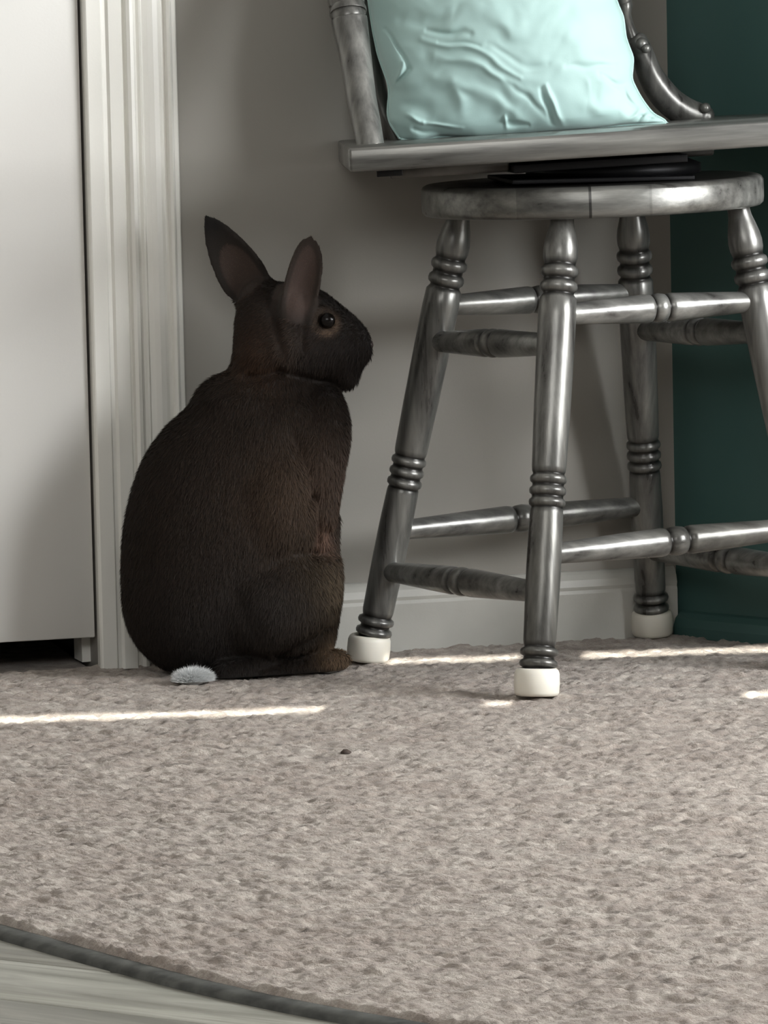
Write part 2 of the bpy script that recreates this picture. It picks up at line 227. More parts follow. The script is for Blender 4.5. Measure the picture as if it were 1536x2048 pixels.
# baseboards
def baseboard(name, P0, P1, nrm, pr, mat):
    V = []; F = []; m = len(pr)
    for P in (P0, P1):
        for (o, z) in pr: V.append(P + nrm * o + Vector((0, 0, z)))
    for i in range(m): F.append((i, m + i, m + (i + 1) % m, (i + 1) % m))
    F.append(tuple(range(m))); F.append(tuple(reversed(range(m, 2 * m))))
    o = mesh(name, V, F, mat, smooth=False); tag(o, kind='structure'); return o
bp = [(0, -.004), (.013, -.004), (.013, .052), (.0115, .056), (.0125, .060), (.010, .068), (.006, .074), (.003, .077), (0, .078)]
M_base = painted('greyish_baseboard_paint', srgb(178, 177, 170), srgb(187, 186, 179), 14, .4)
baseboard('baseboard_back', wp(DOOR_R + .109, 0, 0), wp(S_CORNER, 0, 0), n_w, bp, M_base)
baseboard('baseboard_left', wp(DOOR_L - .9, 0, 0), wp(DOOR_L - .109, 0, 0), n_w, bp, M_base)
# teal wall standing at an angle on the right
G0 = Vector((.3400, 5.888, 0)); e_g = Vector((cos(radians(-46)), sin(radians(-46)), 0)); n_g = Vector((-sin(radians(46)), -cos(radians(46)), 0)) * 1
n_g = Vector((e_g.y, -e_g.x, 0)).normalized()
if n_g.y > 0: n_g = -n_g
g = box('wall_right', G0 + e_g * .23 - n_g * .05 + Vector((0, 0, 1.215)), (.46, .10, 2.47), M_green, rz=atan2(e_g.y, e_g.x)); tag(g, kind='structure')
baseboard('baseboard_right', G0 + e_g * .012, G0 + e_g * .46, n_g, [(0, -.004), (.017, -.004), (.017, .008), (.013, .018), (.006, .024), (0, .026)], M_green)
# side wall with the window the daylight comes through
EX = G0.x + e_g.x * .46; EY = G0.y + e_g.y * .46
def sidebox(name, y0, y1, z0, z1, mat=M_out): return tag(box(name, (2.66, (y0 + y1) / 2, (z0 + z1) / 2), (.12, y1 - y0, z1 - z0), mat), kind='structure')
sidebox('wall_window_side', -.8, 3.55, -.02, 2.45); sidebox('wall_beside_window', 5.05, 5.7, -.02, 2.45); sidebox('wall_under_window', 3.55, 5.05, -.02, .6); sidebox('wall_over_window', 3.55, 5.05, 1.9, 2.45)
tag(box('wall_alcove', ((EX + 2.66) / 2, EY + .02, 1.215), (2.66 - EX + .1, .1, 2.47), M_out), kind='structure')
win = bpy.data.objects.new('window_1', None); col.objects.link(win); win.location = (2.62, 4.3, .6); tag(win, kind='structure')
for (y, z, sy, sz) in ((0, .03, 1.5, .06), (0, 1.27, 1.5, .06), (-.72, .65, .06, 1.18), (.72, .65, .06, 1.18), (0, .65, .04, 1.18)):
    box('window_frame', (0, y, z), (.05, sy, sz), M_trim, win, bevel=.003)
# wall behind the camera: unseen blind added, its gaps shaped to give the sun streaks
AF = radians(4.9); ef = Vector((cos(AF), sin(AF), 0)); nf = Vector((-sin(AF), cos(AF), 0)); F0 = Vector((0, -.6, 0))
def src(P):
    P = Vector(P); t = (P - F0).dot(nf) / sun_dir.dot(nf); q = P - sun_dir * t; return (q - F0).dot(ef), q.z
def fbox(name, s0, s1, z0, z1, kind='structure'):
    c = F0 + ef * ((s0 + s1) / 2) + Vector((0, 0, (z0 + z1) / 2)); return tag(box(name, c, (s1 - s0, .01, z1 - z0), M_out, rz=AF), kind=kind)
g1 = [src((-.408, 5.25, 0)), src((.404, 5.314, 0))]; g2 = [src((.0144, 5.665, 0)), src((.4347, 5.71, 0))]
z1 = (g1[0][1] + g1[1][1]) / 2; z2 = (g2[0][1] + g2[1][1]) / 2
def s_of(x, y): return src((x, y, 0))[0]
HG = .0052
fbox('wall_front', -3, 6, -.02, z1 - HG); fbox('wall_front_middle', -3, 6, z1 + HG, z2 - HG); fbox('wall_front_top', -3, 6, z2 + HG, 2.5)
for a, b_ in ((-3, s_of(-.8, 5.2)), (s_of(-.07, 5.28), s_of(.10, 5.29)), (s_of(.13, 5.29), s_of(.378, 5.31)), (s_of(.7, 5.35), 6)): fbox('wall_front_streak_mask', a, b_, z1 - HG, z1 + HG)  # unseen filler pieces, added to break up the sun streaks
for a, b_ in ((-3, s_of(.0, 5.66)), (s_of(.150, 5.68), s_of(.222, 5.685)), (s_of(.9, 5.75), 6)): fbox('wall_front_streak_mask', a, b_, z2 - HG, z2 + HG)

M_white = painted('white_ceiling_paint', srgb(200, 199, 196), srgb(206, 205, 202), 3, .8)
tag(box('ceiling', (.8, 3.3, 2.50), (5.6, 9.2, .1), M_white), kind='structure')
tag(box('wall_left', (-2.0, 2.6, 1.2), (.1, 6.6, 2.5), M_out), kind='structure')

# ------------------------------------------------------------------ floors
M_sub, _, _ = new_mat('carpet_backing', srgb(120, 112, 104), .95)
tag(box('floor', (.8, 3.4, -.035), (5.2, 9.0, .03), M_sub), kind='structure')
# carpet boundary curve towards the wood floor (x, y)
EDGE = np.array([(-.70, 4.62), (-.52, 4.33), (-.42, 4.175), (-.3168, 4.014), (-.2078, 3.847), (-.1077, 3.703), (.0214, 3.569), (.16, 3.44), (.40, 3.28), (.8, 3.12)])
def edge_y(x): return np.interp(x, EDGE[:, 0], EDGE[:, 1]) + .035
M_carpet, nt, b = new_mat('beige_carpet_pile', srgb(168, 158, 148), .95)
n1 = tex_noise(nt, 40, 6, (1, 1, 1), .7); n3 = tex_noise(nt, 5, 3); n2 = tex_noise(nt, 420, 3, (1, 1, 1), .7)
r1 = ramp(nt, n1.outputs[0], [(.34, srgb(140, 130, 122)), (.5, srgb(168, 158, 149)), (.66, srgb(194, 186, 177))])
r3 = ramp(nt, n3.outputs[0], [(.35, (.88, .85, .83, 1)), (.65, (1, 1, .99, 1))])
r2 = ramp(nt, n2.outputs[0], [(.3, (.7, .68, .66, 1)), (.6, (1, 1, 1, 1))])
at = nt.nodes.new('ShaderNodeAttribute'); at.attribute_name = 'Col'
c = mix(nt, r1.outputs[0], r3.outputs[0], 1.0, 'MULTIPLY'); c = mix(nt, c, r2.outputs[0], .8, 'MULTIPLY'); c = mix(nt, c, at.outputs['Color'], 1.0, 'MULTIPLY')
nt.links.new(c, b.inputs['Base Color']); bump(nt, b, n2.outputs[0], .7, .003)
b.inputs['Sheen Weight'].default_value = .15

def pile_height(X, Y):
    h = .34 * vnoise(X * 26, Y * 34, 1) + .34 * vnoise(X * 62 + 5, Y * 84, 2) + .40 * vnoise(X * 190, Y * 190, 3)
    return h
nx, ny = 520, 860
xs = np.linspace(-.75, .85, nx); tt = np.linspace(0, 1, ny)
X = np.repeat(xs[:, None], ny, 1); y0 = edge_y(xs)[:, None]; Y = y0 + (6.05 - y0) * tt[None, :] ** 1.0
back = (5.785 + .2981 * xs + .002)[:, None]
back = np.minimum(back, np.where(xs > .32, 5.888 - (xs - .34) * 1.0355 + .0, 9)[:, None])
back = np.where((xs > EX)[:, None], EY - .03, back)
Y = np.where(tt[None, :] <= 1, y0 + (back - y0) * tt[None, :], Y)
Y = Y + (.022 * (vnoise(X * 60, X * 0 + 3.3, 41) - .85) + .012 * (vnoise(X * 170, X * 0 + 1.3, 42) - .8)) * np.clip(1 - (Y - y0) / .10, 0, 1)
H = pile_height(X, Y); Z = -.0085 + .0105 * H
dist = (Y - y0)
Z = Z - .010 * np.clip(1 - dist / .012, 0, 1)
Z += .0015 * vnoise(X * 9, Y * 9, 7)
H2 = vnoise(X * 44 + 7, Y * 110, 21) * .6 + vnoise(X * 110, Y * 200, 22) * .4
cleft_shade = np.clip(np.clip((.38 - H) * 2.2, 0, 1) + np.clip((.27 - H2) * 6, 0, 1), 0, 1)[..., None] * np.ones(4); cc = 1 - cleft_shade * np.array([.58, .60, .62, 0])  # shade in the clefts of the pile painted into the carpet colour
idx = np.arange(nx * ny).reshape(nx, ny)
Fq = np.stack([idx[:-1, :-1], idx[1:, :-1], idx[1:, 1:], idx[:-1, 1:]], -1).reshape(-1, 4)
carpet = fast_mesh('floor_carpet', np.stack([X, Y, Z], -1).reshape(-1, 3), Fq, M_carpet, cols=cc.reshape(-1, 4)); tag(carpet, kind='structure')
rest = mesh('floor_carpet_side', [(.85, 2.9, -.003), (3.2, 2.9, -.003), (3.2, 6.2, -.003), (.85, 6.2, -.003)], [(0, 1, 2, 3)], M_carpet, cols=[(1, 1, 1, 1)] * 4); tag(rest, kind='structure')
rest = mesh('floor_carpet_left', [(-2.0, 4.75, -.003), (-.75, 4.70, -.003), (-.75, 6.3, -.003), (-2.0, 6.3, -.003)], [(0, 1, 2, 3)], M_carpet, cols=[(1, 1, 1, 1)] * 4); tag(rest, kind='structure')
mesh_back = mesh('floor_behind_door', [(DOOR_L - .3, 5.2, -.0045), (DOOR_R + .02, 5.62, -.0045), (DOOR_R - .2, 6.6, -.0045), (DOOR_L - .3, 6.4, -.0045)], [(0, 1, 2, 3)], M_carpet, cols=[(1, 1, 1, 1)] * 4); tag(mesh_back, kind='structure')
# dark binding strip following the edge
M_bind = painted('dark_edge_strip', srgb(50, 51, 49), srgb(92, 93, 89), 45, .8)
ex = np.linspace(-.70, .8, 90); ey = edge_y(ex)
from_k = np.ones(9) / 9; ey = np.convolve(np.pad(ey, 4, mode='edge'), from_k, 'valid')
V = []; F = []
T = np.gradient(np.stack([ex, ey], -1), axis=0); T /= np.linalg.norm(T, axis=1)[:, None]; Nn = np.stack([-T[:, 1], T[:, 0]], -1)
sec = [(-.020, -.0135), (-.019, -.009), (-.012, -.0065), (-.003, -.006), (.006, -.008), (.008, -.0135)]
for i in range(90):
    for (o, z) in sec: V.append((ex[i] + Nn[i, 0] * o, ey[i] + Nn[i, 1] * o, z))
m = len(sec)
for i in range(89):
    for k in range(m - 1): F.append((i * m + k, (i + 1) * m + k, (i + 1) * m + k + 1, i * m + k + 1))
tag(mesh('trim_4', V, F, M_bind), kind='structure')
# wood floor planks
def plank_mat():
    m, nt, b = new_mat('grey_oak_plank', (.4, .4, .36, 1), .42)
    nz = tex_noise(nt, 16, 6, (.10, 1, 1), .6, 1.2)
    r = ramp(nt, nz.outputs[0], [(.32, srgb(118, 117, 108)), (.5, srgb(148, 147, 138)), (.68, srgb(190, 189, 179))])
    n2 = tex_noise(nt, 90, 3, (.05, 1, 1)); r2 = ramp(nt, n2.outputs[0], [(.35, (.78, .78, .76, 1)), (.6, (1, 1, 1, 1))])
    oi = nt.nodes.new('ShaderNodeObjectInfo'); r4 = ramp(nt, oi.outputs['Random'], [(0, (.88, .88, .87, 1)), (1, (1.0, 1.0, 1.0, 1))])
    c = mix(nt, r.outputs[0], r2.outputs[0], .8, 'MULTIPLY'); c = mix(nt, c, r4.outputs[0], 1.0, 'MULTIPLY')
    nt.links.new(c, b.inputs['Base Color']); bump(nt, b, n2.outputs[0], .2, .001); return m
M_plank = plank_mat()
wf = bpy.data.objects.new('floor_wood', None); col.objects.link(wf); wf.location = (-.2, 3.4, -.02); tag(wf, kind='structure')
gdir = Vector((.815, -.58, 0)); gn = Vector((.58, .815, 0)); ga = atan2(gdir.y, gdir.x)
P_seam = Vector((-.30, 3.766, 0))
plank_me = None
for r in range(-9, 4):
    for q in range(-2, 3):
        c = P_seam + gn * ((r + .5) * .127) + gdir * (q * 1.22 + (r % 3) * .4 - .2)
        if plank_me is None:
            o = box('plank', (0, 0, 0), (1.218, .1255, .008), M_plank, wf, bevel=.0012, seg=1); plank_me = o.data
        else:
            o = bpy.data.objects.new('plank', plank_me); col.objects.link(o); o.parent = wf
        o.rotation_euler = (0, 0, ga); o.location = c - wf.location + Vector((0, 0, -.0165))
# crumb lying on the carpet
cx, cy, _ = DATA['crumb']
tag(mesh('crumb', [(-.005, -.008, 0), (.004, -.010, 0), (.007, .001, 0), (.001, .009, 0), (-.005, .004, 0), (-.002, -.001, .0035), (.002, .002, .003)], [(0, 1, 5), (1, 2, 6, 5), (2, 3, 6), (3, 4, 5, 6), (4, 0, 5), (4, 3, 2, 1, 0)], painted('crumb_brown', srgb(72, 58, 50), srgb(60, 50, 44), 50, .8), loc=(cx, cy, .0015)), 'tiny dark brown crumb lying on the beige carpet in front of the rabbit', 'crumb')

# ------------------------------------------------------------------ bar stool
SX, SY = .235, 5.600
stool = bpy.data.objects.new('bar_stool', None); col.objects.link(stool); stool.location = (SX, SY, 0)
tag(stool, 'swivel bar stool of turned wood in streaky silver-grey antique paint with white foot caps', 'stool')
def par(o, p=stool):
    o.parent = p; o.matrix_parent_inverse = Matrix.Translation(-Vector(p.location)) if p is stool else Matrix(); return o
# every part below is modelled in room coordinates, then hung on the stool's base
TH = radians(16.5); c_, s_ = cos(TH), sin(TH)
dirs = [Vector((-c_, s_, 0)), Vector((-s_, -c_, 0)), Vector((c_, -s_, 0)), Vector((s_, c_, 0))]   # left, near, right, far
FR, TR = .268, .158
foot = [Vector((SX, SY, 0)) + d * FR for d in dirs]
topc = Vector((SX + .010, SY, .512))
topp = [topc + d * TR for d in dirs]
def rings(t0, t1, n, r, dr_):
    out = []; w_ = (t1 - t0) / n
    for k in range(n):
        a = t0 + k * w_
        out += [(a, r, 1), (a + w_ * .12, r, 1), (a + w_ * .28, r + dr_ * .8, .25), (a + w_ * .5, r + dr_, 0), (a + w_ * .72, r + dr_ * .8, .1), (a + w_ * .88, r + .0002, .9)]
    out.append((t1, r, 1)); return out
leg_prof = [(.026, .0165, 1)] + rings(.0285, .054, 2, .0165, .0045) + [(.056, .0172, .6), (.060, .0178, 0), (.12, .0186, 0), (.16, .0188, 0), (.200, .0180, 0), (.2045, .0175, .6)] \
    + rings(.2055, .244, 3, .0170, .0030) + [(.246, .0180, .5), (.251, .0186, 0), (.30, .0196, 0), (.36, .0204, 0), (.42, .0207, 0), (.438, .0200, 0), (.4415, .0175, .7)] \
    + rings(.4425, .4765, 2, .0168, .0038) + [(.478, .0172, .8), (.483, .0186, 0), (.492, .0190, 0), (.501, .0178, 0), (.511, .0155, 0), (.520, .0132, 0), (.527, .0125, .4), (.545, .0125, .6)]
legs = []
for k in range(4):
    L_ = (topp[k] - foot[k]).length; sc = (L_ + .010) / .545
    pf = [(t * sc, r, g_) for t, r, g_ in leg_prof]
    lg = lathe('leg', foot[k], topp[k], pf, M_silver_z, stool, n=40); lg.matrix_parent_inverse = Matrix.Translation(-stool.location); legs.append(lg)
    ax = (topp[k] - foot[k]).normalized()
    cpf = [(0, .019, 0), (.001, .0225, 0), (.004, .0240, 0), (.014, .0246, 0), (.024, .0243, 0), (.028, .0228, 0), (.030, .0205, 0), (.0298, .0172, 0), (.026, .0168, 0)]
    a0 = foot[k] + Vector((0, 0, -.0005))
    cp = lathe('foot_cap', a0, a0 + Vector((ax.x * .4, ax.y * .4, 1)) * .03, cpf, M_cap, lg, n=36); cp['label'] = 'white rubber foot cap'
    cp.matrix_parent_inverse = Matrix()
st_half = [(0, .0100, .5), (.03, .0112, 0), (.25, .0138, 0), (.44, .0158, 0), (.455, .0150, .2), (.462, .0122, 1), (.468, .0122, 1), (.475, .0150, .1), (.5, .0162, 0)]
def stretcher(k1, k2, za, zb):
    def at_z(k, z): return foot[k].lerp(topp[k], z / .512)
    p = at_z(k1, za); q = at_z(k2, zb); L_ = (q - p).length
    pf = [(t * L_, r, g_) for t, r, g_ in st_half] + [((1 - t) * L_, r, g_) for t, r, g_ in reversed(st_half[:-1])]
    o = lathe('stretcher', p, q, pf, M_silver_x, stool, n=32); o.matrix_parent_inverse = Matrix.Translation(-stool.location); return o
for (a, b_) in ((0, 3), (1, 2)):
    stretcher(a, b_, .148, .155); stretcher(a, b_, .402, .405)
for (a, b_) in ((0, 1), (3, 2)):
    stretcher(a, b_, .102, .108); stretcher(a, b_, .362, .370)
# round swivel base
def disc(name, c, prof_, mat, tilt=0, n=72):
    o = lathe(name, (0, 0, 0), (0, 0, 1), prof_, mat, stool, n=n); o.location = Vector(c) - stool.location; o.rotation_euler = (tilt * .7, -tilt, 0); return o
disc('swivel_base', (.239, SY, .507), [(0, .180, .2), (.001, .186, .1), (.004, .1892, 0), (.010, .190, 0), (.029, .190, 0), (.0325, .188, 0), (.0345, .184, .0), (.0345, .175, .75), (.0345, .05, .9)], M_disc, radians(.9))  # dark top face: shade under the seat painted in with the glaze value
def pbox(name, c, size, mat, rz=0, bevel=.001, ry=0):
    return box(name, Vector(c) - stool.location, size, mat, stool, rz=rz, bevel=bevel, ry=ry)
ST = radians(-2.3)
p = pbox('lower_swivel_plate', (.235, 5.58, .5445), (.20, .22, .005), M_dark, rz=.1)
p = disc('swivel_bearing', (.262, 5.59, .545), [(0, .090, 0), (.003, .097, 0), (.013, .097, 0), (.018, .085, 0)], M_dark)
p = pbox('upper_swivel_plate', (.232, 5.57, .5625), (.19, .22, .009), M_dark, rz=.1, ry=ST)
p = pbox('seat_batten', (.078, 5.49, .5590), (.13, .04, .012), M_under, rz=.05, ry=ST, bevel=.003)
p = pbox('seat_batten', (.235, 5.70, .5620), (.29, .04, .010), M_under, rz=.05, ry=ST, bevel=.003)
p = pbox('bolt_pad', (.014, 5.45, .5590), (.028, .03, .009), M_dark, ry=ST)
# seat plank
zl, zr = .5612, .5790
SL = .545; cxs = -.037 + SL / 2
seat = pbox('seat', (cxs, 5.60, .5742 + (cxs - (-.035)) * .0397 ), (SL, .44, .0262), M_silver_x, rz=radians(2.0), ry=ST, bevel=.0035)
ca = seat.data.color_attributes.new('Col', 'FLOAT_COLOR', 'POINT'); ca.data.foreach_set('color', [0.0, 0.0, 0.0, 1.0] * len(seat.data.vertices))
# back posts, curved arms, crest rail
def tb(name, key, mat=M_silver_z): o = tube(name, DATA[key], mat, stool); o.matrix_parent_inverse = Matrix.Translation(-stool.location); return o
pl_ = tb('back_post', 'postL'); tb('back_bow', 'postL2'); ar = tb('curved_arm', 'armR'); tb('back_spindle', 'spinR')
for (x, y, z, r) in DATA['knobs']:
    ellipsoid('knob', Vector((x, y, z)), (r, r * 1.1, r), M_silver_x, ar).matrix_parent_inverse = Matrix()
a = DATA['postL'][-1]; b2 = DATA['spinR'][-1]
o = tube('crest_rail', [(a[0] - .03, a[1] + .005, a[2] - .02, .02), (a[0] + .05, a[1] + .03, a[2] + .01, .024), ((a[0] + b2[0]) / 2, (a[1] + b2[1]) / 2 + .05, a[2] + .025, .028), (b2[0] - .05, b2[1] + .03, b2[2] + .01, .024), (b2[0] + .03, b2[1] + .005, b2[2] - .02, .02)], M_silver_x, stool); o.matrix_parent_inverse = Matrix.Translation(-stool.location)
for k in range(3):
    f = (k + 1) / 4; x = a[0] * (1 - f) + b2[0] * f
    o = lathe('back_spindle', (x * .85 + .03, 5.745, .585), (x, a[1] + .05, a[2] + .01), [(0, .008, 0), (.06, .011, 0), (.10, .008, 1), (.12, .011, 0), (.26, .008, 0), (.32, .007, 0)], M_silver_z, stool, n=16); o.matrix_parent_inverse = Matrix.Translation(-stool.location)

# ------------------------------------------------------------------ pillow
M_pil, nt, b = new_mat('pale_aqua_satin', srgb(168, 198, 194), .6)
b.inputs['Sheen Weight'].default_value = .25; b.inputs['Sheen Roughness'].default_value = .4
nz = tex_noise(nt, 700, 2); bump(nt, b, nz.outputs[0], .12, .0004)
def curve_pts(pts, t):
    P = np.array(pts); d_ = np.r_[0, np.cumsum(np.linalg.norm(np.diff(P, axis=0), axis=1))]; d_ /= d_[-1]
    x = np.interp(t, d_, P[:, 0]); z = np.interp(t, d_, P[:, 1])
    k = np.ones(7) / 7
    sm = lambda a: np.r_[a[0], np.convolve(np.pad(a, 3, mode='edge'), k, 'valid')[1:-1], a[-1]]
    return np.stack([sm(x), sm(z)], -1)
N = 220
s = np.linspace(0, 1, N); t = np.linspace(0, 1, N)
Lc, Rc, Bc, Tc = curve_pts(DATA['pl'], t), curve_pts(DATA['pr'], t), curve_pts(DATA['pb'], s), curve_pts(DATA['pt'], s)
Sg, Tg = s[:, None, None], t[None, :, None]
C = (1 - Sg) * Lc[None] + Sg * Rc[None] + (1 - Tg) * Bc[:, None] + Tg * Tc[:, None] - ((1 - Sg) * (1 - Tg) * Bc[0] + Sg * (1 - Tg) * Bc[-1] + (1 - Sg) * Tg * Tc[0] + Sg * Tg * Tc[-1])
sx_, tx_ = np.broadcast_to(s[:, None], (N, N)), np.broadcast_to(t[None, :], (N, N))
puff = (np.clip(4 * sx_ * (1 - sx_), 0, 1) ** .55) * (np.clip(4 * tx_ * (1 - tx_), 0, 1) ** .50)
wr = np.zeros((N, N))
WX = C[..., 0] + .016 * (vnoise(C[..., 0] * 22, C[..., 1] * 22, 31) - .5) + .005 * (vnoise(C[..., 0] * 60, C[..., 1] * 60, 32) - .5)
WZ = C[..., 1] + .022 * (vnoise(C[..., 0] * 18 + 9, C[..., 1] * 18, 33) - .5) + .006 * (vnoise(C[..., 0] * 60 + 9, C[..., 1] * 60, 34) - .5)
for ax_, az_, bx_, bz_, w_, am in DATA['cr']:
    px = WX - ax_; pz = WZ - az_; dx, dz = bx_ - ax_, bz_ - az_; l2 = dx * dx + dz * dz
    u_ = np.clip((px * dx + pz * dz) / l2, 0, 1); dd = np.hypot(px - u_ * dx, pz - u_ * dz)
    wr += .8 * am * np.exp(-(dd / (w_ * .6)) ** 2) * (.35 + .65 * np.sin(np.pi * np.clip((px * dx + pz * dz) / l2, .05, .95)))
wr += .0080 * (vnoise(WX * 13 + 3, WZ * 19 + WX * 12, 11) - .5) + .0024 * (vnoise(WX * 34, WZ * 40 + WX * 22, 12) - .5) + .0010 * (vnoise(WX * 90, WZ * 90, 13) - .5)
edge_f = np.clip(np.minimum.reduce([sx_, 1 - sx_, tx_, 1 - tx_]) * 14, 0, 1)
zb = C[..., 1].min()
lean = 5.60 + (C[..., 1] - zb) * .22
Yf = lean - .072 * puff - wr * edge_f
Yb = lean + .045 * puff
Vf = np.stack([C[..., 0], Yf, C[..., 1]], -1).reshape(-1, 3); Vb = np.stack([C[..., 0], Yb, C[..., 1]], -1).reshape(-1, 3)
ix = np.arange(N * N).reshape(N, N)
Ff = np.stack([ix[:-1, :-1], ix[1:, :-1], ix[1:, 1:], ix[:-1, 1:]], -1).reshape(-1, 4); Fb = Ff[:, ::-1] + N * N
per = np.r_[ix[:-1, 0], ix[-1, :-1], ix[:0:-1, -1], ix[0, :0:-1]]; pn = np.roll(per, -1)
Fs = np.stack([per, per + N * N, pn + N * N, pn], -1)
pillow = fast_mesh('throw_pillow', np.r_[Vf, Vb] - np.array([.14, 5.6, zb]), np.r_[Ff, Fb, Fs], M_pil, loc=(.14, 5.6, zb))
tag(pillow, 'pale aqua satin throw pillow with creased corners leaning on the stool seat', 'pillow')
# piped seam round the edge
sm_pts = [(*( (Vf[i] + Vb[i]) / 2 - np.array([.14, 5.6, zb])), .0016) for i in per[::8]]
tube('seam', sm_pts + [sm_pts[0]], M_pil, pillow, n=8, steps=3)

# ------------------------------------------------------------------ rabbit
RX, RY, _ = DATA['rabbit_at']
rab = bpy.data.objects.new('rabbit', None); col.objects.link(rab); rab.location = (RX, RY, 0)
tag(rab, 'dark brown rabbit sitting upright with its back turned, head in profile', 'rabbit')
h = .0027
ox, oy, oz = -.150, -.135, -.004
gx = np.arange(ox, .195, h, dtype=np.float32); gy = np.arange(oy, .120, h, dtype=np.float32); gz = np.arange(oz, .53, h, dtype=np.float32)
GX, GY, GZ = np.meshgrid(gx, gy, gz, indexing='ij', sparse=True)
def smin(a, b_, k):
    hh = np.clip(.5 + .5 * (b_ - a) / k, 0, 1); return b_ + (a - b_) * hh - k * hh * (1 - hh)
D = None
for (x, y, z, rx, ry, rz, tl, k) in DATA['ell']:
    a = radians(tl); X_ = GX - x; Z_ = GZ - z; Y_ = GY - y
    xr = X_ * cos(a) + Z_ * -sin(a) * -1 * -1; zr = X_ * sin(a) + Z_ * cos(a)
    q = np.sqrt((xr / rx) ** 2 + (Y_ / ry) ** 2 + (zr / rz) ** 2); q2 = np.sqrt((xr / rx ** 2) ** 2 + (Y_ / ry ** 2) ** 2 + (zr / rz ** 2) ** 2) + 1e-6
    d_ = (q * (q - 1) / q2).astype(np.float32)
    D = d_ if D is None else smin(D, d_, k)
def capsule(ax_, ay_, az_, bx_, by_, bz_, ra, rb):
    ux, uy, uz = bx_ - ax_, by_ - ay_, bz_ - az_; l2 = ux * ux + uy * uy + uz * uz
    t_ = np.clip(((GX - ax_) * ux + (GY - ay_) * uy + (GZ - az_) * uz) / l2, 0, 1)
    return (np.sqrt((GX - ax_ - t_ * ux) ** 2 + (GY - ay_ - t_ * uy) ** 2 + (GZ - az_ - t_ * uz) ** 2) - (ra + (rb - ra) * t_)).astype(np.float32)
for (ax_, ay_, az_, bx_, by_, bz_, ra, rb, k) in DATA['cap']: D = smin(D, capsule(ax_, ay_, az_, bx_, by_, bz_, ra, rb), k)
ear_info = []
for E_ in DATA['ears']:
    B = Vector(E_[0:3]); T_ = Vector(E_[3:6]); n_ = Vector(E_[6:9]); W_, tm, cup = E_[9:12]
    a_ = (T_ - B); Ln = a_.length; a_.normalize(); n_ = (n_ - a_ * n_.dot(a_)).normalized(); b_ = a_.cross(n_)
    px, py, pz = GX - B.x, GY - B.y, GZ - B.z
    ta = px * a_.x + py * a_.y + pz * a_.z; tb_ = px * b_.x + py * b_.y + pz * b_.z; tn = px * n_.x + py * n_.y + pz * n_.z
    tq = np.clip(ta / Ln, 0, 1); pk = tm
    wid = np.where(tq < pk, .62 + .38 * np.sin(tq / pk * pi / 2), np.clip(1 - (np.clip(tq - pk, 0, 1) / (1 - pk)) ** (1.75 if W_ > .024 else 2.3), 0, 1) ** (.78 if W_ > .024 else .5))
    e_ = .0036
    wid = (W_ - e_) * wid
    cupn = cup * (tb_ ** 2) / (W_) * 1.0 - .25 * cup * W_ + (1 - tq) * 0
    dn = np.abs(tn - cupn) / np.sqrt(1 + (2 * cup * tb_ / W_) ** 2); db = np.clip(np.abs(tb_) - wid, 0, None); dt = np.clip(ta - Ln, 0, None) + np.clip(-ta, 0, None)
    D = smin(D, (np.sqrt(dn ** 2 + db ** 2 + dt ** 2) - e_).astype(np.float32), .007)
    ear_info.append((np.array(B), np.array(a_), np.array(b_), np.array(n_), Ln, W_, cup))
# folds and grooves of the coat on the side that shows, and the same on the far side of the face
for (ax_, az_, bx_, bz_, w_, am) in DATA['folds']:
    dx, dz = bx_ - ax_, bz_ - az_; l2 = dx * dx + dz * dz
    t_ = np.clip(((GX - ax_) * dx + (GZ - az_) * dz) / l2, 0, 1); dd = ((GX - ax_ - t_ * dx) ** 2 + (GZ - az_ - t_ * dz) ** 2) / (w_ * w_)
    D = D + (am * np.exp(-dd) * (1 / (1 + np.exp(np.clip((GY + .015) / .008, -30, 30))))).astype(np.float32)
# shallow socket for the eyes
for key in ('eye', 'eye2'):
    x, y, z = DATA[key]
    sp = (np.sqrt((GX - x) ** 2 + (GY - y) ** 2 + (GZ - z) ** 2) - .0098).astype(np.float32); D = -smin(-D, sp, .004)
